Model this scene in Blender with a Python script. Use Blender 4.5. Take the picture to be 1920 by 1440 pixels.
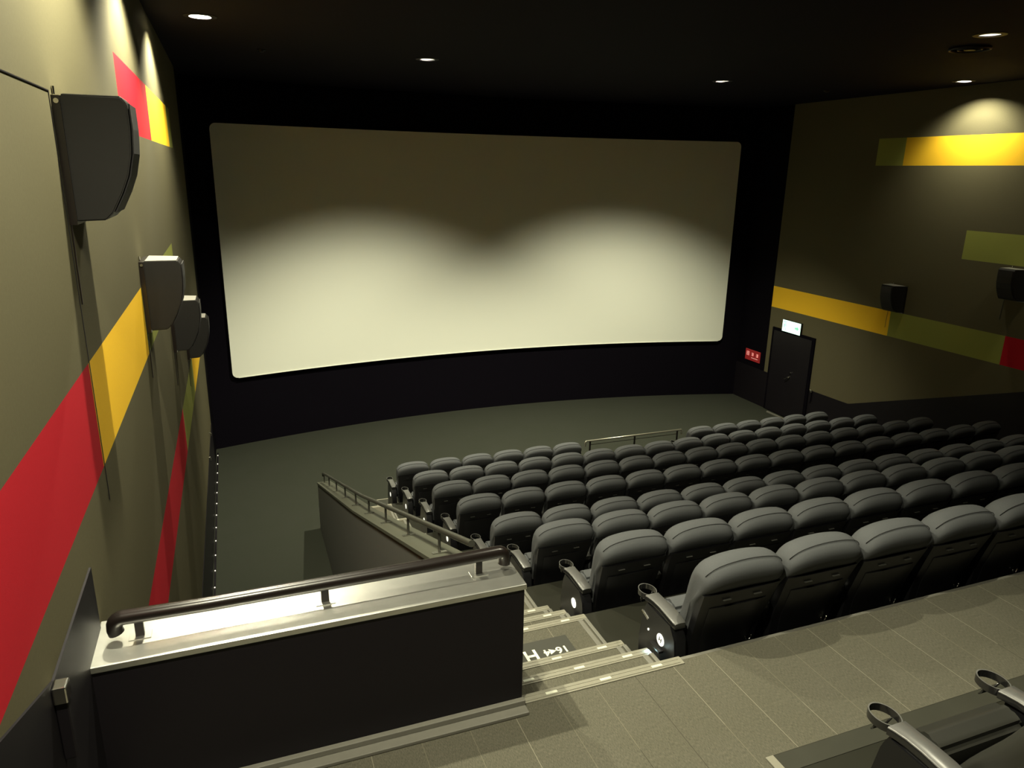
import bpy, bmesh, math, random
from mathutils import Vector, Matrix
random.seed(7)
for o in list(bpy.data.objects): bpy.data.objects.remove(o)
SC = bpy.context.scene
COL = SC.collection

# ------------------------------------------------------------------ camera
CAM_Z = 2.72
FPX = 1362.5
def unit(v): return Vector(v).normalized()
_dx = unit((4657 - 960, 386 - 720, FPX)); _dy = unit((421 - 960, 312 - 720, FPX)); _dz = _dx.cross(_dy).normalized()
R3 = Matrix((_dx, _dy, _dz))                      # world = R3 @ (right, down, forward)
right = R3 @ Vector((1, 0, 0)); up = R3 @ Vector((0, -1, 0)); back = R3 @ Vector((0, 0, -1))
cam_d = bpy.data.cameras.new('camera'); cam_d.sensor_fit = 'HORIZONTAL'; cam_d.sensor_width = 36
cam_d.lens = FPX / 1920 * 36; cam_d.clip_start = 0.05; cam_d.clip_end = 100
cam = bpy.data.objects.new('camera', cam_d); COL.objects.link(cam)
cam.matrix_world = Matrix(((right.x, up.x, back.x, 0), (right.y, up.y, back.y, 0), (right.z, up.z, back.z, CAM_Z), (0, 0, 0, 1)))
SC.camera = cam
def px(p):
    c = R3.transposed() @ (Vector(p) - Vector((0, 0, CAM_Z)))
    if c.z < 0.05: return None
    return (960 + FPX * c.x / c.z, 720 + FPX * c.y / c.z)

# ------------------------------------------------------------------ world, exposure
w = bpy.data.worlds.new('world'); SC.world = w; w.use_nodes = True
w.node_tree.nodes['Background'].inputs['Color'].default_value = (0.55, 0.42, 0.75, 1)
w.node_tree.nodes['Background'].inputs['Strength'].default_value = 0.012
SC.view_settings.view_transform = 'Standard'; SC.view_settings.look = 'None'
SC.view_settings.gamma = 1; SC.view_settings.use_curve_mapping = False
SC.view_settings.exposure = 0.0
LIGHT_COL = (1.0, 0.95, 0.70)
P_FLOOD = 3300      # downlights over the floor and the screen
P_WASH = 830       # wall washers
P_SEAT = 520

CEIL = 4.4
XL, XR = -0.7, 13.1
def scr_y(x): return 17.25 - 0.0208 * (x - 6.2) ** 2

# ------------------------------------------------------------------ materials
def new_mat(name, col, rough=0.6, metal=0.0, spec=0.5, noise=0.0, nscale=30, bump=0.0, bscale=300, coat=0.0, emis=None, estr=0.0, sheen=0.0):
    m = bpy.data.materials.new(name); m.use_nodes = True
    nt = m.node_tree; b = nt.nodes['Principled BSDF']
    b.inputs['Roughness'].default_value = rough; b.inputs['Metallic'].default_value = metal
    b.inputs['Specular IOR Level'].default_value = spec
    b.inputs['Coat Weight'].default_value = coat
    b.inputs['Sheen Weight'].default_value = sheen
    tc = nt.nodes.new('ShaderNodeTexCoord')
    n = nt.nodes.new('ShaderNodeTexNoise'); n.inputs['Scale'].default_value = nscale; n.inputs['Detail'].default_value = 4
    nt.links.new(tc.outputs['Object'], n.inputs['Vector'])
    mx = nt.nodes.new('ShaderNodeMix'); mx.data_type = 'RGBA'
    mx.inputs[6].default_value = tuple(c * (1 - noise) for c in col) + (1,)
    mx.inputs[7].default_value = tuple(min(1, c * (1 + noise)) for c in col) + (1,)
    nt.links.new(n.outputs['Fac'], mx.inputs[0]); nt.links.new(mx.outputs[2], b.inputs['Base Color'])
    if bump:
        n2 = nt.nodes.new('ShaderNodeTexNoise'); n2.inputs['Scale'].default_value = bscale
        nt.links.new(tc.outputs['Object'], n2.inputs['Vector'])
        bp = nt.nodes.new('ShaderNodeBump'); bp.inputs['Strength'].default_value = bump; bp.inputs['Distance'].default_value = 0.002
        nt.links.new(n2.outputs['Fac'], bp.inputs['Height']); nt.links.new(bp.outputs['Normal'], b.inputs['Normal'])
    if emis:
        b.inputs['Emission Color'].default_value = tuple(emis) + (1,); b.inputs['Emission Strength'].default_value = estr
    return m
M = {}
M['wall'] = new_mat('wall_fabric_taupe', (0.110, 0.099, 0.057), 0.9, spec=0.1, noise=0.10, nscale=60, bump=0.3, bscale=500)
M['red'] = new_mat('wall_fabric_red', (0.47, 0.013, 0.025), 0.9, spec=0.1, noise=0.05, nscale=60, bump=0.3, bscale=500)
M['yellow'] = new_mat('wall_fabric_yellow', (0.90, 0.54, 0.03), 0.9, spec=0.1, noise=0.05, nscale=60, bump=0.3, bscale=500)
M['green'] = new_mat('wall_fabric_green', (0.27, 0.29, 0.07), 0.9, spec=0.1, noise=0.05, nscale=60, bump=0.3, bscale=500)
M['black'] = new_mat('matt_black_wall', (0.0035, 0.0028, 0.005), 0.9, spec=0.04, noise=0.1)
M['ceil'] = new_mat('matt_black_ceiling', (0.008, 0.006, 0.012), 0.85, spec=0.1, noise=0.1, nscale=4)
M['dado'] = new_mat('black_laminate', (0.007, 0.0055, 0.008), 0.5, spec=0.28, noise=0.05)
M['screen'] = new_mat('screen_white', (0.78, 0.80, 0.70), 0.75, spec=0.2, noise=0.01, nscale=300)
M['parapet'] = new_mat('dark_grey_panel', (0.09, 0.09, 0.08), 0.6, spec=0.3, noise=0.05)
M['cap'] = new_mat('brushed_cap', (0.62, 0.62, 0.58), 0.33, metal=0.92, spec=0.6, noise=0.12, nscale=14)
M['capdark'] = new_mat('painted_cap', (0.062, 0.064, 0.046), 0.5, spec=0.4, noise=0.08, nscale=9)
M['tube'] = new_mat('black_tube', (0.010, 0.007, 0.006), 0.28, spec=0.6, noise=0.05)
M['rail'] = new_mat('dark_rail', (0.06, 0.06, 0.05), 0.35, metal=0.5, noise=0.05)
M['chrome'] = new_mat('chrome', (0.75, 0.73, 0.68), 0.18, metal=1.0, noise=0.02)
M['fabric'] = new_mat('charcoal_fabric', (0.086, 0.090, 0.094), 0.9, spec=0.1, noise=0.12, nscale=180, bump=0.35, bscale=700)
M['clip'] = new_mat('grey_clip', (0.05, 0.05, 0.045), 0.4)
M['leather'] = new_mat('black_leather', (0.024, 0.024, 0.020), 0.42, spec=0.55, noise=0.1, nscale=40)
M['fabric_seam'] = new_mat('seam_thread', (0.015, 0.015, 0.015), 0.8, spec=0.1)
M['shell'] = new_mat('black_shell', (0.006, 0.006, 0.007), 0.36, spec=0.45, noise=0.1, nscale=12)
M['arm'] = new_mat('arm_plastic_lit', (0.10, 0.10, 0.096), 0.34, spec=0.7, noise=0.08, nscale=40)  # lit pad tops and ring highlight put into a paler arm colour
M['ring'] = new_mat('gloss_black_ring', (0.012, 0.012, 0.012), 0.18, spec=0.8)
M['plate'] = new_mat('white_number_plate', (0.85, 0.85, 0.80), 0.45, noise=0.02, emis=(1, 1, 0.92), estr=0.7)
M['ink'] = new_mat('dark_ink', (0.03, 0.03, 0.03), 0.5)
M['nosing'] = new_mat('beige_nosing', (0.25, 0.24, 0.19), 0.38, spec=0.6, noise=0.12, nscale=35)
M['pad'] = new_mat('luminous_pad', (0.62, 0.62, 0.50), 0.5, noise=0.02, emis=(0.9, 1.0, 0.75), estr=0.06)
M['trim'] = new_mat('grey_trim', (0.17, 0.165, 0.14), 0.45, noise=0.1, nscale=20)
M['signplate'] = new_mat('floor_sign_dark', (0.05, 0.05, 0.04), 0.5)
M['signwhite'] = new_mat('floor_sign_white', (0.80, 0.80, 0.66), 0.5)
M['speaker'] = new_mat('speaker_black', (0.011, 0.010, 0.009), 0.5, spec=0.4, noise=0.05)
M['speakertop_lit'] = new_mat('speaker_lit_top', (0.34, 0.33, 0.30), 0.33, spec=0.8, noise=0.03)  # pale colour carries the lamp light falling on the black cabinet tops
M['grille'] = new_mat('speaker_grille', (0.010, 0.009, 0.010), 0.7, noise=0.1, nscale=400)
M['reflector'] = new_mat('lamp_reflector', (0.85, 0.84, 0.80), 0.25, metal=0.6, noise=0.01)
M['bulb'] = new_mat('lamp_bulb', (0.9, 0.9, 0.85), 0.5, emis=(1, 0.95, 0.8), estr=250)
M['exit'] = new_mat('exit_face', (0.8, 1, 0.9), 0.5, emis=(0.62, 1.0, 0.78), estr=1.7)
M['exitgreen'] = new_mat('exit_pictogram', (0.25, 0.7, 0.45), 0.5, emis=(0.25, 0.85, 0.5), estr=0.8)
M['redsign'] = new_mat('red_sign_face', (0.26, 0.02, 0.02), 0.5, emis=(0.9, 0.05, 0.05), estr=0.10)
M['redglyph'] = new_mat('red_sign_glyph', (0.9, 0.5, 0.45), 0.5, emis=(1, 0.40, 0.38), estr=0.35)
M['led'] = new_mat('floor_led', (0.9, 0.85, 0.75), 0.5, emis=(1, 0.92, 0.8), estr=1.0)
M['blueled'] = new_mat('aisle_led', (0.8, 0.9, 1), 0.5, emis=(0.6, 0.85, 1), estr=6.0)

def carpet(name, base, tint, seam=True):
    m = bpy.data.materials.new(name); m.use_nodes = True
    nt = m.node_tree; N = nt.nodes; L = nt.links; b = N['Principled BSDF']
    b.inputs['Roughness'].default_value = 0.9; b.inputs['Specular IOR Level'].default_value = 0.15
    tc = N.new('ShaderNodeTexCoord')
    mp = N.new('ShaderNodeMapping'); mp.inputs['Scale'].default_value = (260, 60, 60)   # ribs run along y
    L.new(tc.outputs['Object'], mp.inputs['Vector'])
    n = N.new('ShaderNodeTexNoise'); n.inputs['Scale'].default_value = 1.0; n.inputs['Detail'].default_value = 3
    L.new(mp.outputs['Vector'], n.inputs['Vector'])
    r = N.new('ShaderNodeValToRGB'); r.color_ramp.elements[0].position = 0.3; r.color_ramp.elements[1].position = 0.75
    r.color_ramp.elements[0].color = tuple(c * 0.72 for c in base) + (1,); r.color_ramp.elements[1].color = tuple(c * 1.3 for c in base) + (1,)
    L.new(n.outputs['Fac'], r.inputs['Fac'])
    n2 = N.new('ShaderNodeTexNoise'); n2.inputs['Scale'].default_value = 2.2; n2.inputs['Detail'].default_value = 3
    L.new(tc.outputs['Object'], n2.inputs['Vector'])
    mx = N.new('ShaderNodeMix'); mx.data_type = 'RGBA'; mx.blend_type = 'MULTIPLY'
    mx.inputs[7].default_value = tuple(tint) + (1,)
    L.new(n2.outputs['Fac'], mx.inputs[0]); L.new(r.outputs['Color'], mx.inputs[6])
    out = mx.outputs[2]
    if seam:
        sp = N.new('ShaderNodeSeparateXYZ'); L.new(tc.outputs['Object'], sp.inputs[0])
        def mth(op, a, b=None):
            q = N.new('ShaderNodeMath'); q.operation = op
            for k_, v_ in enumerate((a, b)):
                if v_ is None: continue
                if isinstance(v_, (int, float)): q.inputs[k_].default_value = v_
                else: L.new(v_, q.inputs[k_])
            return q.outputs[0]
        u = mth('MULTIPLY', mth('ADD', sp.outputs['X'], 10.08), 4.0)
        line = mth('LESS_THAN', mth('FRACT', u), 0.013)
        cb = N.new('ShaderNodeCombineXYZ'); L.new(mth('MULTIPLY', mth('FLOOR', u), 3.7), cb.inputs[0])
        L.new(mth('FLOOR', mth('ADD', mth('MULTIPLY', sp.outputs['Y'], 1.0), mth('MULTIPLY', mth('FLOOR', u), 0.5))), cb.inputs[1])
        wn = N.new('ShaderNodeTexWhiteNoise'); L.new(cb.outputs[0], wn.inputs['Vector'])
        r3 = N.new('ShaderNodeValToRGB'); r3.color_ramp.interpolation = 'CONSTANT'
        r3.color_ramp.elements[0].color = (0.05, 0.046, 0.034, 1); r3.color_ramp.elements[1].position = 0.35
        r3.color_ramp.elements[1].color = (0.15, 0.14, 0.10, 1)
        e_ = r3.color_ramp.elements.new(0.6); e_.color = (0.22, 0.205, 0.155, 1)
        L.new(wn.outputs['Value'], r3.inputs['Fac'])
        m3 = N.new('ShaderNodeMix'); m3.data_type = 'RGBA'
        L.new(line, m3.inputs[0]); L.new(out, m3.inputs[6]); L.new(r3.outputs['Color'], m3.inputs[7])
        out = m3.outputs[2]
    L.new(out, b.inputs['Base Color'])
    bp = N.new('ShaderNodeBump'); bp.inputs['Strength'].default_value = 0.35; bp.inputs['Distance'].default_value = 0.003
    L.new(n.outputs['Fac'], bp.inputs['Height']); L.new(bp.outputs['Normal'], b.inputs['Normal'])
    return m
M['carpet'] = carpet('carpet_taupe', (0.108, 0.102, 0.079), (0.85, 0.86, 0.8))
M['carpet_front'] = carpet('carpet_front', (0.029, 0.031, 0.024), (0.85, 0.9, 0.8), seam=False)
M['vinyl'] = new_mat('row_vinyl', (0.024, 0.024, 0.018), 0.30, spec=0.45, noise=0.15, nscale=3)
M['vinyl_edge'] = new_mat('vinyl_edge_strip', (0.045, 0.045, 0.035), 0.35, spec=0.5, noise=0.15, nscale=6)

# ------------------------------------------------------------------ mesh helpers
def link(name, bm, mats, parent=None, loc=(0, 0, 0), smooth=False):
    me = bpy.data.meshes.new(name)
    bmesh.ops.recalc_face_normals(bm, faces=bm.faces)
    bm.to_mesh(me); bm.free()
    for m in (mats if isinstance(mats, (list, tuple)) else [mats]): me.materials.append(m)
    if smooth:
        for p in me.polygons: p.use_smooth = True
        if smooth is not True: me.set_sharp_from_angle(angle=math.radians(smooth))
    o = bpy.data.objects.new(name, me); COL.objects.link(o)
    o.location = loc
    if parent: o.parent = parent
    return o
def tag(o, label=None, cat=None, group=None, kind=None):
    if label: o['label'] = label
    if cat: o['category'] = cat
    if group: o['group'] = group
    if kind: o['kind'] = kind
    return o
def empty(name, loc=(0, 0, 0), rz=0):
    o = bpy.data.objects.new(name, None); COL.objects.link(o); o.location = loc; o.rotation_euler.z = rz
    o.empty_display_size = 0.1
    return o
def box(bm, x0, x1, y0, y1, z0, z1, mi=0, bev=0.0):
    t = bmesh.new()
    vs = [t.verts.new((x, y, z)) for x in (x0, x1) for y in (y0, y1) for z in (z0, z1)]
    for f in ((0, 1, 3, 2), (4, 6, 7, 5), (0, 4, 5, 1), (2, 3, 7, 6), (0, 2, 6, 4), (1, 5, 7, 3)): t.faces.new([vs[i] for i in f])
    if bev: bmesh.ops.bevel(t, geom=t.edges[:], offset=bev, segments=2, affect='EDGES', profile=0.5)
    merge(bm, t, mi)
def merge(bm, t, mi=0):
    mp = {v: bm.verts.new(v.co) for v in t.verts}
    for f in t.faces:
        nf = bm.faces.new([mp[v] for v in f.verts]); nf.material_index = mi if mi else f.material_index
    t.free()
def prism(bm, pts, axis, a, b, mi=0, bev=0.0):
    """polygon extruded along axis; pts are the two other coordinates in order"""
    t = bmesh.new()
    def P(p, c):
        return {'x': (c, p[0], p[1]), 'y': (p[0], c, p[1]), 'z': (p[0], p[1], c)}[axis]
    A = [t.verts.new(P(p, a)) for p in pts]; B = [t.verts.new(P(p, b)) for p in pts]
    n = len(pts)
    t.faces.new(A); t.faces.new(B[::-1])
    for i in range(n): t.faces.new((A[i], A[(i + 1) % n], B[(i + 1) % n], B[i]))
    if bev:
        bmesh.ops.recalc_face_normals(t, faces=t.faces)
        bmesh.ops.bevel(t, geom=t.edges[:], offset=bev, segments=2, affect='EDGES')
    merge(bm, t, mi)
def tube(bm, pts, r, n=12, closed=False, mi=0, rz=None):
    pts = [Vector(p) for p in pts]; k = len(pts); rings = []
    prev = None
    for i, p in enumerate(pts):
        if closed: d = (pts[(i + 1) % k] - pts[i - 1]).normalized()
        else: d = (pts[min(i + 1, k - 1)] - pts[max(i - 1, 0)]).normalized()
        u = (Vector((0, 0, 1)) if abs(d.z) < 0.95 else Vector((0, 1, 0))) if prev is None else prev
        u = (u - d * u.dot(d)).normalized(); v = d.cross(u); prev = u
        rings.append([bm.verts.new(p + u * math.cos(a) * (rz or r) + v * math.sin(a) * r) for a in [2 * math.pi * j / n for j in range(n)]])
    for i in range(k if closed else k - 1):
        A, B = rings[i], rings[(i + 1) % k]
        for j in range(n):
            f = bm.faces.new((A[j], A[(j + 1) % n], B[(j + 1) % n], B[j])); f.material_index = mi
    if not closed:
        bm.faces.new(rings[0][::-1]).material_index = mi; bm.faces.new(rings[-1]).material_index = mi
def cyl(bm, c, r, h, n=24, axis='z', mi=0, r2=None):
    r2 = r if r2 is None else r2
    def P(a, rr, t):
        x, y = rr * math.cos(a), rr * math.sin(a)
        return {'z': (c[0] + x, c[1] + y, c[2] + t), 'x': (c[0] + t, c[1] + x, c[2] + y), 'y': (c[0] + x, c[1] + t, c[2] + y)}[axis]
    A = [bm.verts.new(P(2 * math.pi * i / n, r, 0)) for i in range(n)]
    B = [bm.verts.new(P(2 * math.pi * i / n, r2, h)) for i in range(n)]
    for i in range(n): bm.faces.new((A[i], A[(i + 1) % n], B[(i + 1) % n], B[i])).material_index = mi
    bm.faces.new(A[::-1]).material_index = mi; bm.faces.new(B).material_index = mi
def quad(bm, pts, mi=0):
    f = bm.faces.new([bm.verts.new(p) for p in pts]); f.material_index = mi
    return f
def text_mesh(name, s, size, mat, parent, loc, rot, depth=0.001, sx=1.0):
    cu = bpy.data.curves.new(name, 'FONT'); cu.body = s; cu.size = size; cu.extrude = depth; cu.align_x = 'CENTER'; cu.align_y = 'CENTER'; cu.offset = size * 0.02
    t = bpy.data.objects.new(name + '_src', cu); COL.objects.link(t)
    bpy.context.view_layer.update()
    me = bpy.data.meshes.new_from_object(t.evaluated_get(bpy.context.evaluated_depsgraph_get()))
    bpy.data.objects.remove(t); bpy.data.curves.remove(cu)
    me.materials.clear(); me.materials.append(mat)
    o = bpy.data.objects.new(name, me); COL.objects.link(o); o.location = loc; o.rotation_euler = rot; o.scale = (sx, 1, 1); o.parent = parent
    return o
def copy_tree(o, parent=None):
    c = o.copy(); COL.objects.link(c)
    if parent: c.parent = parent
    for ch in kids[o.name] if o.name in kids else []:
        copy_tree(ch, c)
    return c
kids = {}
def build_kids(root):
    kids[root.name] = list(root.children)
    for c in root.children: build_kids(c)

# ------------------------------------------------------------------ levels
ROWS = 'HGFEDCBA'
FLOOR_Z = dict(H=-0.48, G=-0.96, F=-1.44, E=-1.92, D=-2.27, C=-2.61, B=-2.95, A=-3.30)
SEAT_Y = dict(H=2.99, G=4.20, F=5.40, E=6.58, D=7.88, C=9.12, B=10.35, A=11.63)      # rear edge of each row of seats
EDGE_Y = {k: v + 0.055 for k, v in SEAT_Y.items()}                                    # nosing of the level behind it
FRONT_Z = -3.30

# ------------------------------------------------------------------ floors
def profile_block(name, x0, x1, steps, ybase, zbase, mats, top_mi=0, riser_mi=1):
    """steps: list of (y_start, y_end, z) from back to front, solid down to zbase"""
    bm = bmesh.new()
    for i, (a, b, z) in enumerate(steps):
        quad(bm, [(x0, a, z), (x1, a, z), (x1, b, z), (x0, b, z)], top_mi)
        zn = steps[i + 1][2] if i + 1 < len(steps) else zbase
        quad(bm, [(x0, b, z), (x1, b, z), (x1, b, zn), (x0, b, zn)], riser_mi)
    poly = [(steps[0][0], zbase)]
    for a, b, z in steps: poly += [(a, z), (b, z)]
    poly += [(steps[-1][1], zbase)]
    for x in (x0, x1): bm.faces.new([bm.verts.new((x, y, z)) for y, z in poly]).material_index = riser_mi
    return bm
bm = bmesh.new()
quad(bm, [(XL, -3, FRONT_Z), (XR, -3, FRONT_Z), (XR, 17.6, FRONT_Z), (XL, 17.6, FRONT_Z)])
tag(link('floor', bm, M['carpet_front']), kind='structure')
# cross aisle on its slab
bm = bmesh.new()
box(bm, XL, XR, -3.0, 3.02, -3.3, -0.001)
tag(link('floor', bm, M['carpet']), kind='structure')
# rows of seating, vinyl floors
st = []
for i, k in enumerate(ROWS[:-1]):
    st.append((EDGE_Y[k], EDGE_Y[ROWS[i + 1]], FLOOR_Z[k]))
bm = profile_block('rows', 2.25, XR, st, 0, FRONT_Z, None, 0, 1)
bmesh.ops.remove_doubles(bm, verts=bm.verts, dist=1e-5)
box(bm, 2.25, XR, 3.0, EDGE_Y['H'], -3.3, -0.004, 2)
tag(link('floor', bm, [M['vinyl'], M['vinyl'], M['trim']]), kind='structure')
bm = bmesh.new()
box(bm, 2.14, 12.15, EDGE_Y['A'], 12.62, FRONT_Z, FRONT_Z + 0.006)
tag(link('floor', bm, M['vinyl']), kind='structure')
# first row behind the cross aisle stands on a dark vinyl strip at aisle level, the next rows step up behind the viewer
bm = bmesh.new()
box(bm, 2.26, XR, 0.9, 2.24, 0.0, 0.006)
box(bm, 2.26, XR, 2.13, 2.235, 0.006, 0.009, 1)
tag(link('floor', bm, [M['vinyl'], M['vinyl_edge']]), kind='structure')
bm = bmesh.new()
box(bm, XL, XR, -0.3, 0.9, 0.0, 0.48)
box(bm, XL, XR, -3, -0.3, 0.0, 0.96)
tag(link('floor', bm, M['carpet']), kind='structure')

# ------------------------------------------------------------------ walls
def zone_wall(name, x, ys, zs, fn, mats):
    bm = bmesh.new()
    g = [[bm.verts.new((x, y, z)) for z in zs] for y in ys]
    for i in range(len(ys) - 1):
        for j in range(len(zs) - 1):
            f = bm.faces.new((g[i][j], g[i + 1][j], g[i + 1][j + 1], g[i][j + 1]))
            f.material_index = fn((ys[i] + ys[i + 1]) / 2, (zs[j] + zs[j + 1]) / 2)
    ext = bmesh.ops.extrude_face_region(bm, geom=bm.faces[:])
    s = -0.2 if x < 5 else 0.2
    for v in [e for e in ext['geom'] if isinstance(e, bmesh.types.BMVert)]: v.co.x += s
    return tag(link(name, bm, mats), kind='structure')
WM = [M['wall'], M['red'], M['yellow'], M['green'], M['black']]
def bands(y, z):
    if y > 15.2: return 4
    if 2.97 < z < 3.52: return (3 if y > 11.8 else 2 if y > 8.95 else 1 if y > 6.5 else 0) if y < 12.5 else 0
    if 1.25 < z < 1.79: return 1 if y < 3.92 else 2 if y < 6.4 else 3 if y < 10.1 else 0
    if -0.56 < z < -0.02: return 1 if y < 8.95 else 3 if y < 11.5 else 2
    return 0
YS = [-3, 3.92, 6.4, 6.5, 8.95, 10.1, 11.5, 11.8, 12.5, 15.2, 17.6]
ZS = [-3.3, -0.56, -0.02, 1.25, 1.79, 2.97, 3.52, CEIL + 0.3]
zone_wall('wall_left', XL, YS, ZS, bands, WM)
zone_wall('wall_right', XR, YS, ZS, bands, WM)
# curved wall that carries the screen
bm = bmesh.new()
xs = [XL - 0.3 + (XR - XL + 0.6) * i / 48 for i in range(49)]
A = [bm.verts.new((x, scr_y(x) + 0.10, FRONT_Z)) for x in xs]; B = [bm.verts.new((x, scr_y(x) + 0.10, CEIL + 0.3)) for x in xs]
A2 = [bm.verts.new((x, scr_y(x) + 0.30, FRONT_Z)) for x in xs]; B2 = [bm.verts.new((x, scr_y(x) + 0.30, CEIL + 0.3)) for x in xs]
for i in range(48):
    bm.faces.new((A[i], A[i + 1], B[i + 1], B[i])); bm.faces.new((A2[i], A2[i + 1], B2[i + 1], B2[i])); bm.faces.new((B[i], B[i + 1], B2[i + 1], B2[i]))
tag(link('wall_front', bm, M['black'], smooth=40), kind='structure')
bm = bmesh.new(); box(bm, XL - 0.2, XR + 0.2, -3.2, -3.0, 0, CEIL + 0.3)
tag(link('wall_back', bm, M['black']), kind='structure')
# black dado along both side walls
def dado(name, x, pts, s):
    bm = bmesh.new(); prism(bm, pts, 'x', x, x + s * 0.009)
    return tag(link(name, bm, M['dado']), kind='structure')
dado('baseboard_left', XL, [(3.33, FRONT_Z), (15.2, FRONT_Z), (15.2, -2.30), (3.33, -2.30)], 1)
dado('trim_1', XL, [(-3, 0), (3.27, 0), (3.27, 1.035), (2.50, 1.03), (2.0, 1.22), (-3, 3.1)], 1)
dado('baseboard_right', XR, [(-3, -3.3), (13.495, -3.3), (13.495, -2.36), (12.26, -2.34), (8.41, -0.93), (3.0, 1.01), (2.4, 1.03), (-3, 3.0)], -1)
dado('trim_2', XR, [(15.02, -3.3), (17.0, -3.3), (17.0, -2.32), (15.02, -2.32)], -1)
# raised fabric panel on the near left wall and its cable-dark joint
bm = bmesh.new(); box(bm, XL, XL + 0.003, -3, 3.94, 3.026, 3.031); box(bm, XL, XL + 0.003, 3.935, 3.941, 1.06, 3.03)
tag(link('trim_3', bm, M['dado']), kind='structure')

# ------------------------------------------------------------------ ceiling with lamp openings
WASH = [(-0.12, 10.05), (-0.12, 7.15), (-0.12, 4.25), (-0.12, 1.35), (12.45, 10.2), (12.45, 7.2)]
FLOOD = [(3.14, 12.14), (8.8, 12.24), (8.77, 6.94), (3.14, 6.94), (3.14, 2.8)]
HOLES = [(x, y, 0.12) for x, y in WASH + FLOOD]
xs = sorted(set([XL - 0.2, XR + 0.2] + [round(h[0] + s * h[2], 4) for h in HOLES for s in (-1, 1)]))
ys = sorted(set([-3.2, 17.8] + [round(h[1] + s * h[2], 4) for h in HOLES for s in (-1, 1)]))
bm = bmesh.new()
for i in range(len(xs) - 1):
    for j in range(len(ys) - 1):
        cx, cy = (xs[i] + xs[i + 1]) / 2, (ys[j] + ys[j + 1]) / 2
        if any(abs(cx - h[0]) < h[2] and abs(cy - h[1]) < h[2] for h in HOLES): continue
        quad(bm, [(xs[i], ys[j], CEIL), (xs[i + 1], ys[j], CEIL), (xs[i + 1], ys[j + 1], CEIL), (xs[i], ys[j + 1], CEIL)])
quad(bm, [(XL - 0.2, -3.2, CEIL + 0.3), (XR + 0.2, -3.2, CEIL + 0.3), (XR + 0.2, 17.8, CEIL + 0.3), (XL - 0.2, 17.8, CEIL + 0.3)])
bmesh.ops.remove_doubles(bm, verts=bm.verts, dist=1e-5)
tag(link('ceiling', bm, M['ceil']), kind='structure')

def lamp_mesh(h):
    rb = bmesh.new(); n = 36
    prof = [(0.120, 0.0), (0.118, h * 0.5), (0.105, h), (0.0, h + 0.002)]
    prev = None
    for r, z in prof:
        ring = [rb.verts.new((r * math.cos(2 * math.pi * i / n), r * math.sin(2 * math.pi * i / n), z)) for i in range(n)] if r > 0 else [rb.verts.new((0, 0, z))]
        if prev:
            for i in range(n):
                if len(ring) == 1: rb.faces.new((prev[i], prev[(i + 1) % n], ring[0]))
                else: rb.faces.new((prev[i], prev[(i + 1) % n], ring[(i + 1) % n], ring[i]))
        prev = ring
    tb = bmesh.new()
    I = [(0.119, 0.002), (0.185, 0.002), (0.185, -0.006), (0.123, -0.010)]
    rings = [[tb.verts.new((r * math.cos(2 * math.pi * i / n), r * math.sin(2 * math.pi * i / n), z)) for i in range(n)] for r, z in I]
    for k in range(4):
        for i in range(n): tb.faces.new((rings[k][i], rings[k][(i + 1) % n], rings[(k + 1) % 4][(i + 1) % n], rings[(k + 1) % 4][i]))
    bb = bmesh.new(); bmesh.ops.create_uvsphere(bb, u_segments=12, v_segments=8, radius=0.012)
    return rb, tb, bb
def make_lamp(x, y, h, label, group, power, half, blend, size, tilt=0, ytilt=0):
    o = empty('downlight', (x, y, CEIL)); tag(o, label, 'ceiling light', group)
    rb, tb, bb = lamp_mesh(h)
    link('reflector', rb, M['reflector'], o, smooth=True); link('trim_ring', tb, M['dado'], o)
    link('bulb', bb, M['bulb'], o, (0, 0, h - 0.014), smooth=True)
    l = bpy.data.lights.new('lamp_light', 'SPOT'); l.energy = power; l.color = LIGHT_COL; l.spot_size = math.radians(2 * half); l.spot_blend = blend; l.shadow_soft_size = size
    lo = bpy.data.objects.new('lamp_light', l); COL.objects.link(lo); lo.parent = o; lo.location = (0, 0, h - 0.035); lo.rotation_euler = (math.radians(tilt), math.radians(ytilt), 0)
    return o
LAB_F = ['round recessed ceiling light above the left half of the front floor, nearest the screen', 'round recessed ceiling light above the right half of the front floor, near the screen',
         'round recessed ceiling light over the right-hand seats, high in the top right corner', 'round recessed ceiling light over the middle rows of seats', 'round recessed ceiling light above the near end of the steps']
for i, (x, y) in enumerate(FLOOD):
    if i < 2: make_lamp(x, y, 0.085, LAB_F[i], 'recessed ceiling lights over the auditorium', P_FLOOD, 49, 1.0, 0.03, 15)
    else: make_lamp(x, y, 0.09, LAB_F[i], 'recessed ceiling lights over the auditorium', P_SEAT * (1.0, 1.0, 0.36, 0.38, 0.88)[i], (50, 50, 50, 48, 43)[i], 1.0, 0.03)
for i, (x, y) in enumerate(WASH):
    side = 'left' if x < 5 else 'right'
    lab = ['left wall washer nearest the screen, the round light in the top left of the picture', 'second wall washer from the screen above the left wall', 'third wall washer from the screen above the left wall', 'wall washer above the near end of the left wall, behind the first speaker',
           'right wall washer above the bright scallop of light on the right wall', 'second wall washer from the screen above the right wall'][i]
    make_lamp(x, y, 0.112, lab, 'wall washers along the %s wall' % side, *((P_WASH, 75, 0.25, 0.03) if x < 5 else (P_WASH * 0.52, 60, 1.0, 0.03, 0, -50)))
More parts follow.
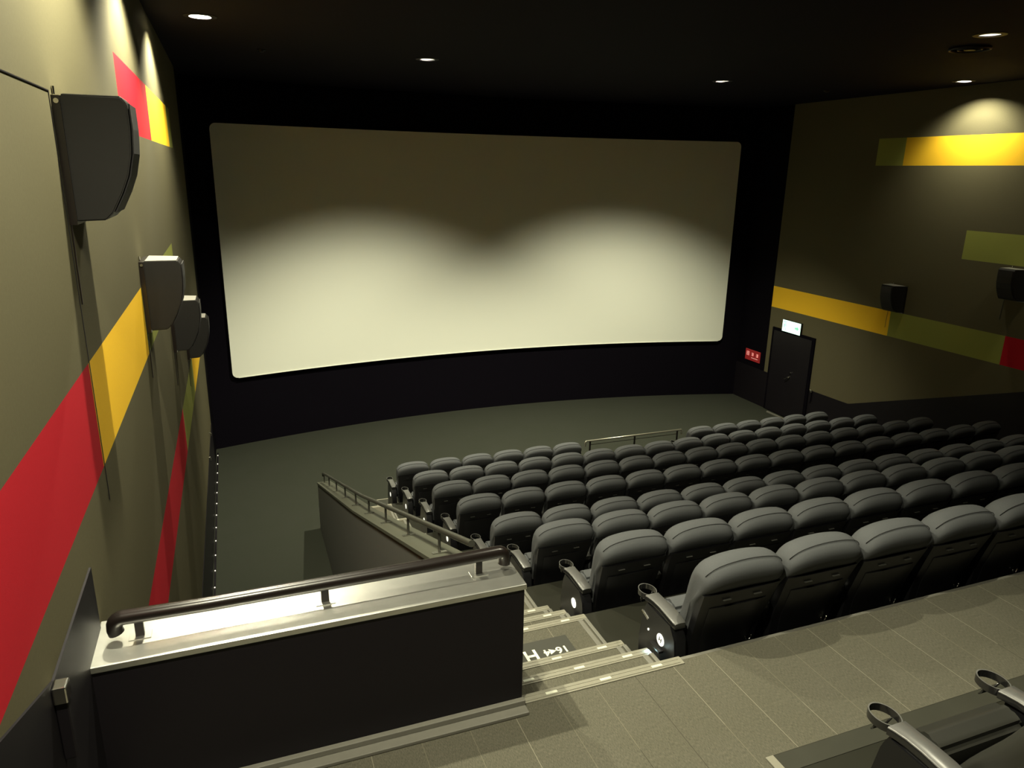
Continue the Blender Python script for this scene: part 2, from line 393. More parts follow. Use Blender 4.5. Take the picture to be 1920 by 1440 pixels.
for (x, y, lab) in ((0.66, 12.36, 'small dark sprinkler dome on the black ceiling, near the left wall'), (11.56, 12.55, 'small dark sprinkler dome on the black ceiling, near the right wall')):
    bm = bmesh.new(); cyl(bm, (0, 0, -0.012), 0.06, 0.012); cyl(bm, (0, 0, -0.035), 0.03, 0.023, r2=0.045)
    tag(link('sprinkler', bm, M['dado'], loc=(x, y, CEIL), smooth=30), lab, 'sprinkler')
t = empty('ceiling_vent', (9.42, 7.71, CEIL)); tag(t, 'round black air diffuser in the ceiling below the upper right light', 'air vent')
bm = bmesh.new(); tube(bm, [(0.24 * math.cos(a), 0.24 * math.sin(a), -0.015) for a in [2 * math.pi * i / 32 for i in range(32)]], 0.018, 8, True)
link('outer_ring', bm, M['dado'], t, smooth=True)
bm = bmesh.new(); tube(bm, [(0.14 * math.cos(a), 0.14 * math.sin(a), -0.02) for a in [2 * math.pi * i / 32 for i in range(32)]], 0.012, 8, True); cyl(bm, (0, 0, -0.03), 0.07, 0.03)
link('inner_cone', bm, M['dado'], t, smooth=30)

# ------------------------------------------------------------------ screen
SX0, SX1, SZ0, SZ1, RC = -0.22, 12.56, -1.72, 3.55, 0.12
bm = bmesh.new()
us = [SX0, SX0 + 0.01, SX0 + 0.025, SX0 + 0.05, SX0 + 0.08, SX0 + RC] + [SX0 + RC + (SX1 - SX0 - 2 * RC) * i / 60 for i in range(1, 60)] + [SX1 - RC, SX1 - 0.08, SX1 - 0.05, SX1 - 0.025, SX1 - 0.01, SX1]
rows_ = []
for u in us:
    d = min(u - SX0, SX1 - u); off = RC - math.sqrt(max(0, RC ** 2 - (RC - d) ** 2)) if d < RC else 0
    z0, z1 = SZ0 + off, SZ1 - off
    rows_.append([bm.verts.new((u, scr_y(u), z0 + (z1 - z0) * j / 8)) for j in range(9)])
for i in range(len(us) - 1):
    for j in range(8): bm.faces.new((rows_[i][j], rows_[i + 1][j], rows_[i + 1][j + 1], rows_[i][j + 1]))
ext = bmesh.ops.extrude_face_region(bm, geom=bm.faces[:])
for v in [e for e in ext['geom'] if isinstance(e, bmesh.types.BMVert)]: v.co.y += 0.04
scr = empty('cinema_screen', (6.2, 17.25, SZ0)); tag(scr, 'huge wide curved blank white cinema screen on the front wall', 'cinema screen')
o = link('screen_surface', bm, M['screen'], scr, smooth=40); o.location = (-6.2, -17.25, -SZ0)
bm = bmesh.new()
tube(bm, [(u, scr_y(u) - 0.004, SZ0) for u in us[5:-5]], 0.012, 6)
o = link('bottom_piping', bm, M['screen'], scr, smooth=True); o.location = (-6.2, -17.25, -SZ0)
# ------------------------------------------------------------------ near partition with handrail
t = empty('partition', (0.27, 3.15, 0)); tag(t, 'low black partition at the left end of the cross aisle with a shiny cap', 'partition')
bm = bmesh.new(); box(bm, XL + 0.002, 1.235, 2.985, 3.315, -3.295, 0.70)
o = link('body', bm, M['dado'], t); o.location = (-0.27, -3.15, 0)
bm = bmesh.new(); box(bm, XL + 0.001, 1.245, 2.975, 3.325, 0.70, 0.73, bev=0.004)
o = link('cap', bm, M['cap'], t); o.location = (-0.27, -3.15, 0)
bm = bmesh.new(); box(bm, XL + 0.03, 1.245, 2.90, 2.985, 0.001, 0.02, bev=0.003); box(bm, XL + 0.03, 1.245, 2.955, 2.985, 0.02, 0.05, bev=0.003)
o = link('base_trim', bm, M['trim'], t); o.location = (-0.27, -3.15, 0)
t = empty('handrail', (0.27, 3.15, 0.73)); tag(t, 'thick glossy black handrail with rounded ends on top of the low partition', 'handrail')
bm = bmesh.new()
r = 0.033; zt = 0.098
pts = [(-0.88, 0, 0.035), (-0.885, 0, 0.055)] + [(-0.85 - 0.035 * math.cos(a), 0, 0.07 + 0.035 * math.sin(a)) for a in [math.pi / 2 * i / 5 for i in range(1, 6)]]
pts += [(-0.5, 0, zt), (0, 0, zt), (0.5, 0, zt)] + [(0.88 + 0.035 * math.sin(a), 0, 0.07 + 0.035 * math.cos(a)) for a in [math.pi / 2 * i / 5 for i in range(0, 5)]] + [(0.915, 0, 0.055), (0.912, 0, 0.035)]
tube(bm, pts, r, 16)
link('rail', bm, M['tube'], t, smooth=50)
for x in (-0.79, 0.005, 0.775):
    bm = bmesh.new(); box(bm, -0.018, 0.018, -0.012, 0.012, 0.004, 0.088, bev=0.003)
    p = link('post', bm, M['tube'], t, (x, 0, 0))
    bm = bmesh.new(); box(bm, -0.045, 0.045, -0.03, 0.03, 0.0, 0.004, bev=0.001)
    link('base_plate', bm, M['cap'], p)
# ------------------------------------------------------------------ stair parapet
PT = [(3.33, 0.60), (7.55, -0.96), (11.85, -2.44)]
def par_z(y):
    for (a, za), (b, zb) in zip(PT, PT[1:]):
        if y <= b: return za + (zb - za) * (y - a) / (b - a)
    return PT[-1][1]
t = empty('stair_parapet', (1.13, 7.6, FRONT_Z)); tag(t, 'long dark grey sloping half wall running down the left of the steps', 'half wall')
def loc0(o): o.location = (-1.13, -7.6, -FRONT_Z); return o
bm = bmesh.new(); prism(bm, [(3.33, FRONT_Z + 0.005), (11.85, FRONT_Z + 0.005)] + [(y, z - 0.03) for y, z in PT[::-1]], 'x', 1.03, 1.235)
loc0(link('body', bm, M['parapet'], t))
bm = bmesh.new(); prism(bm, [(y + (0.01 if y > 11 else 0), z - 0.03) for y, z in PT] + [(y + (0.01 if y > 11 else 0), z) for y, z in PT[::-1]], 'x', 1.02, 1.245)
loc0(link('cap', bm, M['capdark'], t))
t = empty('stair_handrail', (1.13, 7.6, par_z(7.6))); tag(t, 'long thin dark handrail on posts sloping down along the half wall', 'handrail')
bm = bmesh.new(); H_ = 0.17
pts = [(1.12, 3.5, par_z(3.5) + H_), (1.12, 7.55, par_z(7.55) + H_), (1.12, 11.62, par_z(11.62) + H_), (1.12, 11.75, par_z(11.62) + H_ - 0.05), (1.12, 11.75, par_z(11.62) + H_ - 0.10)]
tube(bm, pts, 0.02, 10)
o = link('rail', bm, M['rail'], t, smooth=50); o.location = (-1.13, -7.6, -par_z(7.6))
for y in (4.2, 5.15, 6.1, 7.05, 8.0, 8.95, 9.9, 10.85, 11.6):
    bm = bmesh.new(); cyl(bm, (0, 0, 0), 0.010, H_ - 0.01, 10)
    p = link('post', bm, M['rail'], t, (-0.01, y - 7.6, par_z(y) - par_z(7.6)), smooth=30)
    bm = bmesh.new(); prism(bm, [(-0.03, 0.014), (0.03, -0.008), (0.03, -0.004), (-0.03, 0.018)], 'x', -0.05, 0.05)
    link('base_plate', bm, M['chrome'], p)

# ------------------------------------------------------------------ steps of the left aisle
t = empty('staircase', (1.74, 7.0, FRONT_Z)); tag(t, 'carpeted aisle steps with beige luminous nosings going down beside the half wall', 'stairs')
X0, X1 = 1.252, 2.245
steps = [(3.02, 3.045, 0.0)]; noses = [(3.045, 0.0, True)]
pads_x = (1.42, 1.75, 2.08)
trims = []
for i, k in enumerate(ROWS):
    z_up = 0.0 if i == 0 else FLOOR_Z[ROWS[i - 1]]
    y0 = EDGE_Y[k]; z = FLOOR_Z[k]; n = 3 if k in 'HGFE' else 2
    for s in range(1, n):
        steps.append((y0 + 0.32 * (s - 1), y0 + 0.32 * s, z_up + (z - z_up) * s / n)); noses.append((y0 + 0.32 * s, z_up + (z - z_up) * s / n, False))
        trims.append((y0 + 0.32 * (s - 1), y0 + 0.32 * s - 0.06, z_up + (z - z_up) * s / n))
    if k != 'A':
        yn = EDGE_Y[ROWS[i + 1]]
        steps.append((y0 + 0.32 * (n - 1), yn, z)); noses.append((yn, z, True)); trims.append((y0 + 0.32 * (n - 1), yn - 0.06, z))
bm = profile_block('st', X0, X1, steps, 0, FRONT_Z, None, 0, 0)
o = link('steps', bm, M['carpet'], t); o.location = (-1.74, -7.0, -FRONT_Z)
for j, (y, z, big) in enumerate(noses):
    bm = bmesh.new(); prism(bm, [(-0.062, 0.001), (-0.062, 0.004), (-0.01, 0.006), (0.004, 0.003), (0.005, -0.03), (0.001, -0.03)], 'x', -0.487, 0.51 if big else 0.50)
    for g in (-0.050, -0.022): prism(bm, [(g, 0.004), (g, 0.0075), (g + 0.008, 0.0075), (g + 0.008, 0.004)], 'x', -0.48, 0.49)
    nz = link('nosing', bm, M['nosing'], t, (0, y - 7.0, z - FRONT_Z))
    for x in pads_x[(0 if j % 3 != 2 else 0):]:
        bm = bmesh.new(); box(bm, -0.034, 0.034, -0.009, 0.009, 0, 0.003, bev=0.001)
        link('luminous_pad', bm, M['pad'], nz, (x - 1.74, -0.033, 0.0062))
for y0, y1, z in trims:
    bm = bmesh.new(); box(bm, -0.035, 0.0, 0, y1 - y0, 0, 0.006, bev=0.002); box(bm, 0.012, 0.04, 0, y1 - y0, 0, 0.012, bev=0.003)
    link('side_trim', bm, M['trim'], t, (2.205 - 1.74, y0 - 7.0, z - FRONT_Z + 0.001))
# metal edge piece where the aisle carpet meets the row behind
bm = bmesh.new(); box(bm, 2.215, 2.26, 1.6, 2.24, 0.001, 0.009, bev=0.002)
tag(link('trim_4', bm, M['nosing']), kind='structure')
bm = bmesh.new(); box(bm, 2.13, 12.1, 12.62, 12.645, FRONT_Z, FRONT_Z + 0.012); box(bm, 2.13, 2.155, 11.9, 12.62, FRONT_Z, FRONT_Z + 0.012)
tag(link('trim_5', bm, M['nosing']), kind='structure')
bm = bmesh.new(); box(bm, 12.9, 12.94, 13.4, 14.7, FRONT_Z, FRONT_Z + 0.03)
tag(link('trim_6', bm, M['trim']), kind='structure')
# row letter and seat numbers on the first landing
t = empty('floor_sign', (1.73, 3.93, -0.479)); tag(t, 'dark floor plate with white letter H and seat numbers on the steps', 'floor sign')
bm = bmesh.new(); box(bm, -0.28, 0.28, -0.155, 0.14, 0, 0.003)
link('plate', bm, M['signplate'], t)
text_mesh('letter', 'H', 0.17, M['signwhite'], t, (-0.04, 0.0, 0.004), (0, 0, math.pi), sx=0.85)
text_mesh('seat_number', '16', 0.095, M['signwhite'], t, (0.19, -0.005, 0.004), (0, 0, math.pi))
text_mesh('seat_number', '4', 0.095, M['signwhite'], t, (0.075, -0.005, 0.004), (0, 0, math.pi))
bm = bmesh.new(); prism(bm, [(-0.025, -0.03), (0.025, 0.0), (-0.025, 0.03)], 'z', 0, 0.001)
link('arrow', bm, M['signwhite'], t, (0.12, -0.005, 0.004))

# ------------------------------------------------------------------ floor lights along the left wall
t = empty('floor_light_strip', (-0.67, 10.9, FRONT_Z)); tag(t, 'line of tiny floor lights along the foot of the left wall', 'floor lights')
bm = bmesh.new(); box(bm, -0.008, 0.02, -4.6, 5.2, 0.0, 0.012)
link('channel', bm, M['dado'], t)
for i in range(19):
    bm = bmesh.new(); bmesh.ops.create_uvsphere(bm, u_segments=8, v_segments=6, radius=0.011)
    link('light_dot', bm, M['led'], t, (0.006, 5.02 - 0.5 * i, 0.016), smooth=True)
for y, z, lab in ((14.1, -2.13, 'tiny metal hook on the left wall, farther one toward the screen'), (13.07, -2.23, 'tiny metal hook on the left wall, nearer one of the two')):
    bm = bmesh.new(); cyl(bm, (0, 0, 0), 0.02, 0.03, 12, 'x'); tube(bm, [(0.03, 0, 0), (0.04, 0, -0.02), (0.035, 0, -0.06)], 0.006, 6)
    tag(link('wall_hook', bm, M['chrome'], loc=(XL, y, z), smooth=30), lab, 'hook')

# ------------------------------------------------------------------ speakers
def make_speaker():
    o = empty('wall_speaker')
    # local: +x away from wall, z top at 0, y along wall
    front = [(0.302, -0.03), (0.304, -0.14), (0.296, -0.25), (0.272, -0.35), (0.238, -0.43), (0.19, -0.52), (0.155, -0.555)]
    bm = bmesh.new()
    prism(bm, [(0.034, 0.0), (0.278, 0.0)] + front + [(0.034, -0.56)], 'y', 0.0, 0.40, bev=0.006)
    link('cabinet', bm, M['speaker'], o, smooth=25)
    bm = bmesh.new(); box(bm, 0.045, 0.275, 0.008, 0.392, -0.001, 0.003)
    link('lit_top_panel', bm, M['speakertop_lit'], o)  # thin pale sheet on the cabinet, its lit look painted in
    bm = bmesh.new(); pts = [(x + 0.004, z) for x, z in front[:-1]]
    for (a, za), (b, zb) in zip(pts, pts[1:]):
        quad(bm, [(a, 0.02, za), (a, 0.38, za), (b, 0.38, zb), (b, 0.02, zb)])
    ext = bmesh.ops.extrude_face_region(bm, geom=bm.faces[:])
    for v in [e for e in ext['geom'] if isinstance(e, bmesh.types.BMVert)]: v.co.x += 0.006
    link('grille', bm, M['grille'], o, smooth=40)
    for ch in list(o.children) :
        for v in ch.data.vertices: v.co.y *= 1 - 0.26 * max(0.0, v.co.x - 0.034) / 0.27     # the cabinet narrows towards its front
    bm = bmesh.new(); box(bm, 0.0, 0.034, -0.004, 0.404, -0.575, -0.006)
    b = link('bracket', bm, M['tube'], o)
    bm = bmesh.new(); cyl(bm, (0.020, -0.012, -0.03), 0.011, 0.01, 12, 'y'); cyl(bm, (0.020, 0.402, -0.03), 0.011, 0.01, 12, 'y'); cyl(bm, (0.006, 0.04, 0), 0.006, 0.035, 8)
    link('bolt', bm, M['chrome'], b, smooth=30)
    bm = bmesh.new(); tube(bm, [(0.004, 0.01, -0.57), (0.004, 0.0, -0.75), (0.004, -0.005, -0.95)], 0.004, 6)
    link('cable', bm, M['tube'], o)
    return o
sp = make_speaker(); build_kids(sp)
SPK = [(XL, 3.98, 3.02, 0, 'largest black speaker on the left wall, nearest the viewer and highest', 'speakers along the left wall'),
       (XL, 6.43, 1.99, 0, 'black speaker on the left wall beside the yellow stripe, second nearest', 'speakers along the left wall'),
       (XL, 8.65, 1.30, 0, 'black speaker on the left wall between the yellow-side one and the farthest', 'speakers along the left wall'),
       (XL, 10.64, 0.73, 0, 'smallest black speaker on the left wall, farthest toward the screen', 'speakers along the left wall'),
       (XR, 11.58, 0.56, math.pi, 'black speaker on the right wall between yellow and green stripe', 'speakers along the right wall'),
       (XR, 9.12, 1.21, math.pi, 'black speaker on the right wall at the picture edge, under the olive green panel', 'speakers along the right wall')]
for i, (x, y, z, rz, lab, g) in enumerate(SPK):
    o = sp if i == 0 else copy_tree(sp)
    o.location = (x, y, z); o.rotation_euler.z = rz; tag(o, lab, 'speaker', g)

# ------------------------------------------------------------------ right wall: door, exit sign, red sign
bm = bmesh.new(); box(bm, XR - 0.035, XR - 0.001, 13.50, 15.02, -3.295, -1.06)
dr = tag(link('door_1', bm, M['black']), kind='structure')
bm = bmesh.new(); box(bm, XR - 0.05, XR - 0.036, 13.58, 14.94, -3.28, -1.13, bev=0.003)
link('door_leaf', bm, M['dado'], dr)
bm = bmesh.new(); cyl(bm, (XR - 0.075, 14.20, -2.22), 0.035, 0.025, 16, 'x'); tube(bm, [(XR - 0.08, 14.2, -2.22), (XR - 0.11, 14.2, -2.22), (XR - 0.11, 14.30, -2.28)], 0.012, 8); cyl(bm, (XR - 0.075, 14.16, -2.10), 0.025, 0.025, 12, 'x')
link('door_handle', bm, M['chrome'], dr, smooth=40)
t = empty('exit_sign', (XR - 0.06, 14.32, -0.94)); tag(t, 'glowing white and green emergency exit sign above the black door', 'exit sign')
bm = bmesh.new(); box(bm, 0.0, 0.058, -0.33, 0.33, -0.155, 0.155, bev=0.004)
link('housing', bm, M['tube'], t)
bm = bmesh.new(); box(bm, -0.006, -0.0005, -0.32, 0.32, -0.145, 0.145)
link('face', bm, M['exit'], t)
bm = bmesh.new()
def sign_poly(pts): prism(bm, pts, 'x', -0.009, -0.0065)
sign_poly([(0.19, 0.12), (0.28, 0.12), (0.28, -0.03), (0.265, -0.03), (0.265, 0.105), (0.205, 0.105), (0.205, -0.12), (0.19, -0.12)])
sign_poly([(0.235, 0.07), (0.215, 0.07), (0.215, 0.09), (0.235, 0.09)])
sign_poly([(0.25, 0.05), (0.22, 0.06), (0.225, 0.0), (0.245, -0.06), (0.26, -0.06), (0.25, 0.0)])
sign_poly([(-0.27, 0.0), (-0.20, 0.06), (-0.20, 0.025), (-0.13, 0.025), (-0.13, -0.025), (-0.20, -0.025), (-0.20, -0.06)])
link('pictogram', bm, M['exitgreen'], t)
l = bpy.data.lights.new('sign_light', 'AREA'); l.energy = 1.6; l.color = (0.45, 1.0, 0.75); l.shape = 'RECTANGLE'; l.size = 0.6; l.size_y = 0.27
lo = bpy.data.objects.new('sign_light', l); COL.objects.link(lo); lo.parent = t; lo.location = (-0.015, 0, 0); lo.rotation_euler = (0, math.radians(90), 0)
t = empty('red_sign', (XR - 0.022, 15.70, -2.01)); tag(t, 'small red lit sign with three pale characters on the black wall beside the screen', 'sign')
bm = bmesh.new(); box(bm, 0, 0.02, -0.30, 0.30, -0.15, 0.15, bev=0.004)
link('panel', bm, M['redsign'], t)
bm = bmesh.new()
def stroke(y0, z0, y1, z1): box(bm, -0.004, -0.0005, min(y0, y1), max(y0, y1), min(z0, z1), max(z0, z1))
for cy, full in ((0.19, True), (-0.0, False), (-0.19, False)):
    s = 0.052 if full else 0.038
    for dz in (-1, -0.1, 0.8): stroke(cy - s, 0.03 + dz * s, cy + s, 0.03 + dz * s + 0.014)
    stroke(cy - 0.007, 0.03 - s, cy + 0.007, 0.03 + s + 0.01); stroke(cy - s, 0.03 - s, cy - s + 0.014, 0.03 + s); 
    if full: stroke(cy + s - 0.014, 0.03 - s, cy + s, 0.03 + s)
stroke(-0.22, -0.075, 0.04, -0.06)
link('characters', bm, M['redglyph'], t)
def rail_bracket(x, y, z, s, lab):
    t = empty('rail_bracket', (x, y, z)); tag(t, lab, 'bracket')
    bm = bmesh.new(); box(bm, 0 if s > 0 else -0.045, 0.045 if s > 0 else 0, -0.03, 0.03, -0.03, 0.035, bev=0.006)
    link('clamp', bm, M['chrome'], t)
    bm = bmesh.new(); box(bm, 0.001 if s > 0 else -0.04, 0.04 if s > 0 else -0.001, -0.02, 0.02, -0.26, -0.03, bev=0.004)
    link('arm', bm, M['dado'], t)
rail_bracket(XL + 0.010, 2.47, 1.00, 1, 'shiny metal bracket on the black dado at the near left corner')
rail_bracket(XR - 0.010, 13.40, -2.36, -1, 'small metal bracket on the right wall beside the black door')

# ------------------------------------------------------------------ front rail in the gap of the first row
t = empty('safety_rail', (7.55, 12.42, FRONT_Z)); tag(t, 'short metal safety rail in the gap of the front row of seats', 'rail')
bm = bmesh.new(); tube(bm, [(-1.15, 0, 0.66), (-1.15, 0, 0.74), (-1.13, 0, 0.765), (0, 0, 0.765), (1.13, 0, 0.765), (1.15, 0, 0.74), (1.15, 0, 0.66)], 0.019, 10)
link('top_rail', bm, new_mat('steel_rail', (0.35, 0.34, 0.27), 0.3, metal=0.8), t, smooth=50)
bm = bmesh.new(); tube(bm, [(-1.04, 0, 0.68), (1.04, 0, 0.68)], 0.007, 8)
link('lower_bar', bm, M['rail'], t, smooth=50)
for x in (-1.04, 0.0, 1.04):
    bm = bmesh.new(); cyl(bm, (0, 0, 0.01), 0.018, 0.74, 12); cyl(bm, (0, 0, 0), 0.05, 0.01, 16)
    link('post', bm, M['tube'], t, (x, 0, 0), smooth=30)

# ------------------------------------------------------------------ seats
def interp(tab, z):
    for (a, va), (b, vb) in zip(tab, tab[1:]):
        if z <= b: return va + (vb - va) * (z - a) / (b - a)
    return tab[-1][1]
# profile of the padded back, (y, z), rear bottom -> top -> front bottom
PROF = [(0.225, 0.40), (0.200, 0.50), (0.160, 0.62), (0.120, 0.74), (0.088, 0.82), (0.062, 0.862), (0.034, 0.90), (0.012, 0.94), (0.0, 0.985), (0.012, 1.025),
        (0.045, 1.056), (0.095, 1.073), (0.150, 1.068), (0.195, 1.035), (0.225, 0.98), (0.243, 0.91), (0.265, 0.80), (0.300, 0.70), (0.345, 0.58), (0.370, 0.47), (0.360, 0.40)]
def backrest_mesh(W=0.287, lean=0.0):
    bm = bmesh.new(); rings = []
    us = [-1, -0.985, -0.95, -0.89, -0.80, -0.68, -0.52, -0.35, -0.17, 0, 0.17, 0.35, 0.52, 0.68, 0.80, 0.89, 0.95, 0.985, 1]
    for u in us:
        a = abs(u)
        s = max(0.0, 1 - a ** 6.0) ** (1 / 2.6)          # thickness factor
        drop = 0.040 * a ** 2 + 0.052 * a ** 8                            # rounded top
        ring = []
        for (y, z) in PROF:
            yc = interp([(0.40, 0.305), (0.62, 0.26), (0.82, 0.165), (1.0, 0.118), (1.2, 0.112)], z)
            k = max(0.0, (z - 0.62) / 0.45)
            zz = z - drop * k ** 1.2
            yy = yc + (y - yc) * (0.25 + 0.75 * s)
            ww = W * (1 - 0.13 * min(1, max(0, (0.84 - z)) / 0.2))
            yy -= lean * max(0.0, z - 0.42)
            if z > 0.96: zz = zz - (1 - s) * 0.03 * (z - 0.96) / 0.11
            ring.append(bm.verts.new((u * ww, yy, zz)))
        rings.append(ring)
    n = len(PROF)
    for A, B in zip(rings, rings[1:]):
        for j in range(n): bm.faces.new((A[j], A[(j + 1) % n], B[(j + 1) % n], B[j]))
    bm.faces.new(rings[0]); bm.faces.new(rings[-1][::-1])
    return bm, rings
def make_seat(left, right, detail=True, name='cinema_chair', cover='fabric', lean=0.0):
    """local origin on the floor under the seat, y towards the screen; left: 'end'|'mid', right: 'end'|None"""
    o = empty(name)
    bm, rings = backrest_mesh(0.275 if lean else 0.287, lean)
    # stitched seam across the head of the back, from the geometry itself
    seam = [tuple(r[10].co + Vector((0, -0.002, 0.002))) for r in rings[2:-2]]
    br = link('backrest', bm, M[cover], o, smooth=60)
    m = br.modifiers.new('sub', 'SUBSURF'); m.levels = 1; m.render_levels = 1
    if detail:
        bm = bmesh.new(); tube(bm, seam, 0.0022, 6)
        link('seam', bm, M['fabric_seam'], br, smooth=True)
    # hard plastic back panel with a raised border
    bm = bmesh.new()
    def rear(z): return interp([(0.18, 0.205), (0.40, 0.175), (0.50, 0.158), (0.62, 0.124), (0.74, 0.084), (0.82, 0.054), (0.87, 0.036)], z) - lean * max(0.0, z - 0.42)
    zs = [0.20, 0.30, 0.40, 0.50, 0.60, 0.68, 0.75, 0.81, 0.85]
    def grid(hw_b, hw_t, off, za, zb, th):
        t2 = bmesh.new(); rws = []
        zz = [za] + [z for z in zs if za < z < zb] + [zb]
        for z in zz:
            f = (z - 0.2) / 0.65; hw = hw_b + (hw_t - hw_b) * f
            rws.append([t2.verts.new((hw * u, rear(z) + off + 0.012 * (abs(u) ** 4), z)) for u in (-1, -0.9, -0.5, 0, 0.5, 0.9, 1)])
        for a, b in zip(rws, rws[1:]):
            for j in range(6): t2.faces.new((a[j], a[j + 1], b[j + 1], b[j]))
        e = bmesh.ops.extrude_face_region(t2, geom=t2.faces[:])
        for v in [q for q in e['geom'] if isinstance(q, bmesh.types.BMVert)]: v.co.y += th
        merge(bm, t2)
    grid(0.225, 0.275, -0.002, 0.20, 0.855, 0.05)
    grid(0.165, 0.215, -0.012, 0.24, 0.74, 0.02)
    sh = link('back_panel', bm, M['shell'], o, smooth=30)
    if detail:
        for s in (-1, 1):
            bm = bmesh.new(); box(bm, s * 0.11 - 0.028, s * 0.11 + 0.028, 0.046, 0.058, 0.800, 0.803)
            link('panel_clip', bm, M['clip'], sh)
        bm = bmesh.new(); tube(bm, [(0.165 + 0.024 * math.cos(a), 0.150, 0.43 + 0.032 * math.sin(a)) for a in [math.pi + math.pi * i / 10 for i in range(11)]], 0.0028, 6)
        link('bag_hook', bm, M['chrome'], sh, smooth=True)
    # seat cushion
    bm = bmesh.new(); prism(bm, [(0.375, 0.30), (0.47, 0.29), (0.53, 0.36), (0.545, 0.46), (0.525, 0.54), (0.48, 0.585), (0.42, 0.59), (0.37, 0.56)], 'x', -0.248, 0.248, bev=0.02)
    link('seat_cushion', bm, M['leather' if cover == 'leather' else 'fabric'], o, smooth=60)
    bm = bmesh.new(); prism(bm, [(0.30, 0.20), (0.44, 0.20), (0.48, 0.285), (0.37, 0.30), (0.30, 0.30)], 'x', -0.22, 0.22, bev=0.008)
    link('seat_pan', bm, M['shell'], o, smooth=40)
    def arm(x, end):
        hw = 0.042
        # pad: narrow at the cup ring, wider behind, gently curved
        bm = bmesh.new(); sec = []
        for y, z, w_ in ((0.185, 0.600, 0.036), (0.20, 0.606, 0.043), (0.28, 0.616, 0.045), (0.36, 0.620, 0.043), (0.43, 0.618, 0.042), (0.48, 0.614, 0.046), (0.51, 0.610, 0.050)):
            sec.append([bm.verts.new((x + a * w_, y, z + b)) for a, b in ((-1, -0.034), (-1.0, -0.004), (-0.9, 0.002), (0, 0.005), (0.9, 0.002), (1.0, -0.004), (1, -0.034))])
        for A, B in zip(sec, sec[1:]):
            for j in range(7): bm.faces.new((A[j], A[(j + 1) % 7], B[(j + 1) % 7], B[j])).material_index = 0 if 1 <= j <= 4 else 1  # top faces painted paler as if lit, sides near black
        bm.faces.new(sec[0]).material_index = 1; bm.faces.new(sec[-1][::-1]).material_index = 1
        ar = link('armrest', bm, [M['arm'], M['ring']], o, smooth=50)
        # cup ring: deep oval band
        bm = bmesh.new(); n = 28; rr = []
        for i in range(n):
            a = 2 * math.pi * i / n; cx, cy = math.cos(a), math.sin(a)
            row = []
            for rad, dz in ((1.0, 0.0), (1.0, -0.036), (0.93, -0.036), (0.91, 0.0)):
                row.append(bm.verts.new((x + 0.056 * rad * cx, 0.568 + 0.072 * rad * cy, 0.612 + dz)))
            rr.append(row)
        for i in range(n):
            A, B = rr[i], rr[(i + 1) % n]
            for j in range(4): bm.faces.new((A[j], A[(j + 1) % 4], B[(j + 1) % 4], B[j])).material_index = 1 if j == 3 else 0  # paler top of the rim is a painted highlight line
        ch = link('cup_holder', bm, [M['ring'], M['arm']], ar, smooth=50)
        if detail or end:
            bm = bmesh.new(); tube(bm, [(x + 0.036 * s, 0.577 + 0.03 * t_, z) for s, t_, z in ((-1, -0.4, 0.585), (-1, 0.2, 0.545), (-0.6, 0.8, 0.522), (0, 1.0, 0.515), (0.6, 0.8, 0.522), (1, 0.2, 0.545), (1, -0.4, 0.585))], 0.005, 6)
            link('cup_support', bm, M['ring'], ch, smooth=True)
        # standard down to the floor
        bm = bmesh.new()
        if end: prism(bm, [(0.13, 0.0), (0.56, 0.0), (0.57, 0.30), (0.535, 0.50), (0.50, 0.578), (0.22, 0.578), (0.16, 0.50), (0.13, 0.30)], 'x', x - 0.045, x + 0.04, bev=0.012)
        else: prism(bm, [(0.22, 0.0), (0.52, 0.0), (0.50, 0.45), (0.49, 0.579), (0.24, 0.579), (0.22, 0.50)], 'x', x - 0.026, x + 0.026, bev=0.008)
        return link('end_panel' if end else 'side_panel', bm, M['shell'], o, smooth=40)
    if left == 'end':
        ep = arm(-0.325, True)
        bm = bmesh.new(); cyl(bm, (-0.374, 0.31, 0.415), 0.040, 0.004, 28, 'x')
        link('number_plate', bm, M['plate'], ep, smooth=30)
    elif left == 'mid': arm(-0.30, False)
    if right == 'end': arm(0.325, True)
    return o
protos = {}
for key, args in {'mid': ('mid', None), 'left': ('end', None), 'right': ('mid', 'end'), 'rear_left': ('end', None), 'rear_mid': ('mid', None)}.items():
    protos[key] = make_seat(*args, cover='leather', lean=0.22) if key.startswith('rear') else make_seat(*args); build_kids(protos[key]); protos[key]['used'] = 0
used = set()
def place(key, x, y, z, label, group):
    r = protos[key]
    if key in used: r = copy_tree(r)
    else: used.add(key)
    r.location = (x, y, z); tag(r, label, 'chair', group)
    if 'used' in r: del r['used']
    return r
ORD = ['first', 'second', 'third', 'fourth', 'fifth', 'sixth', 'seventh', 'eighth', 'ninth', 'tenth', 'eleventh', 'twelfth', 'thirteenth', 'fourteenth', 'fifteenth', 'sixteenth']
ROWNAME = dict(A='the front row', B='the second row from the screen', C='the third row from the screen', D='the fourth row from the screen', E='the fifth row from the screen',
               F='the sixth row from the screen', G='the seventh row from the screen', H='the row backing onto the cross aisle')
PITCH = 0.602
pend = []
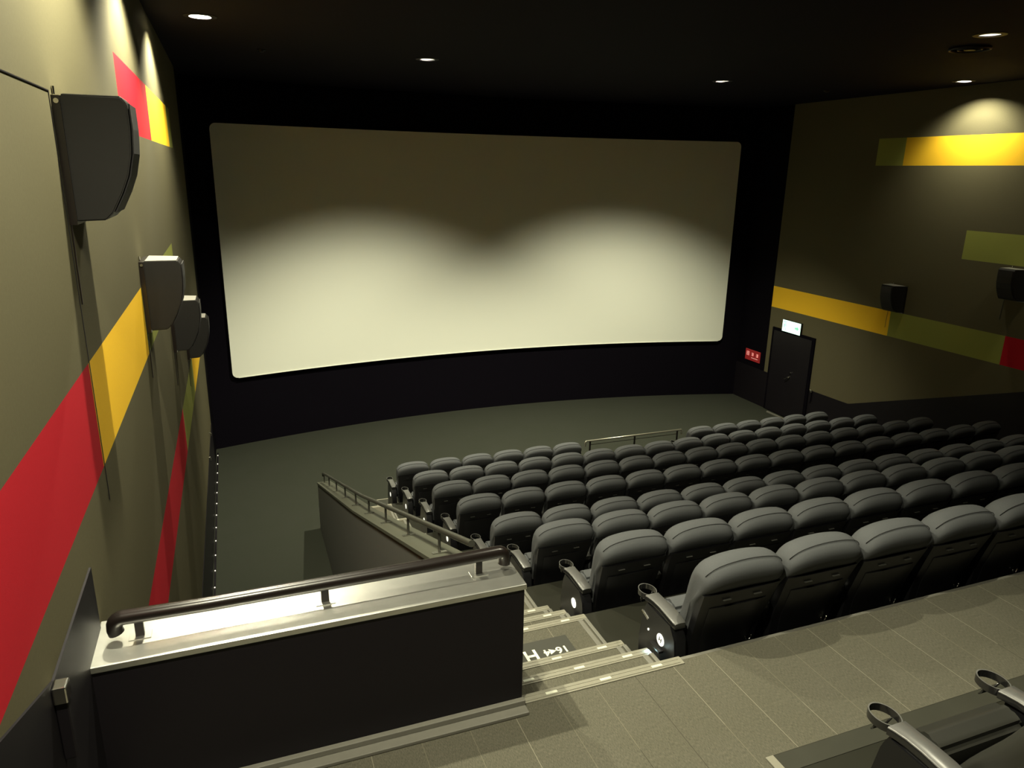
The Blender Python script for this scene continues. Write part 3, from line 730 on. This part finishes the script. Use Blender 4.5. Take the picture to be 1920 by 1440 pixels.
for k in ROWS:
    for i in range(16):
        if k == 'A' and 6 <= i <= 9: continue
        x = 2.36 + PITCH * (i + 0.5); y = SEAT_Y[k]; z = FLOOR_Z[k]
        q = px((x - 0.3, y + 0.1, z + 1.1))
        if q is None or q[0] > 2060: continue
        left = i == 0 or (k == 'A' and i == 10)
        rgt = i == 15 or (k == 'A' and i == 5)
        if left and i == 0: lab = 'dark grey seat at the left aisle end of %s' % ROWNAME[k]
        elif k == 'A' and i > 9: lab = 'dark grey seat in the front row, %s to the right of the safety rail' % ORD[i - 10]
        elif k == 'A' and i == 5: lab = 'dark grey seat in the front row directly left of the safety rail'
        elif i == 15: lab = 'dark grey seat at the right wall end of %s' % ROWNAME[k]
        else: lab = 'dark grey seat, %s from the left aisle in %s' % (ORD[i], ROWNAME[k])
        pend.append(('left' if left else 'right' if rgt else 'mid', x, y, z, lab, 'seats of %s' % ROWNAME[k].split(',')[0]))
for p in pend: place(*p)
# the first row behind the cross aisle, seen from above at the lower right
place('rear_left', 2.66, 1.19, 0.006, 'black seat at the aisle end of the row behind the cross aisle, lower right', 'seats behind the cross aisle')
for i in range(1, 3):
    place('rear_mid', 2.66 + PITCH * i, 1.19, 0.006, 'black seat behind the cross aisle at the lower right edge, %s' % ('next to the aisle-end seat' if i == 1 else 'third from the aisle end'), 'seats behind the cross aisle')
# letter on the end plate of the nearest row and its aisle light
h1 = [o for o in COL.objects if o.name.startswith('cinema_chair') and o.get('label', '').startswith('dark grey seat at the left aisle end of the row backing')][0]
ep = [c for c in h1.children if c.name.startswith('end_panel')][0]
text_mesh('plate_letter', 'H', 0.045, M['ink'], ep, (-0.3745, 0.31, 0.415), (math.radians(90), math.radians(12), math.radians(-90)), depth=0.0005)
bm = bmesh.new(); box(bm, -0.375, -0.369, 0.46, 0.54, 0.47, 0.486, bev=0.002)
g = link('slanted_bar', bm, M['chrome'], ep); g.data.transform(Matrix.Translation((0, 0.50, 0.478)) @ Matrix.Rotation(math.radians(18), 4, 'X') @ Matrix.Translation((0, -0.50, -0.478)))  # thin slanted pale bar on the end panel
bm = bmesh.new(); cyl(bm, (-0.375, 0.45, 0.40), 0.008, 0.006, 12, 'x')
link('lock_screw', bm, M['plate'], ep, smooth=30)
bm = bmesh.new(); box(bm, -0.402, -0.368, 0.27, 0.39, 0.345, 0.362, bev=0.003)
link('aisle_light', bm, M['shell'], ep)
l = bpy.data.lights.new('aisle_lamp', 'SPOT'); l.energy = 3.0; l.color = (0.50, 0.80, 1.0); l.spot_size = math.radians(110); l.spot_blend = 0.8; l.shadow_soft_size = 0.01
lo = bpy.data.objects.new('aisle_lamp', l); COL.objects.link(lo); lo.parent = ep; lo.location = (-0.412, 0.33, 0.338); lo.rotation_euler = (math.radians(12), math.radians(28), 0)
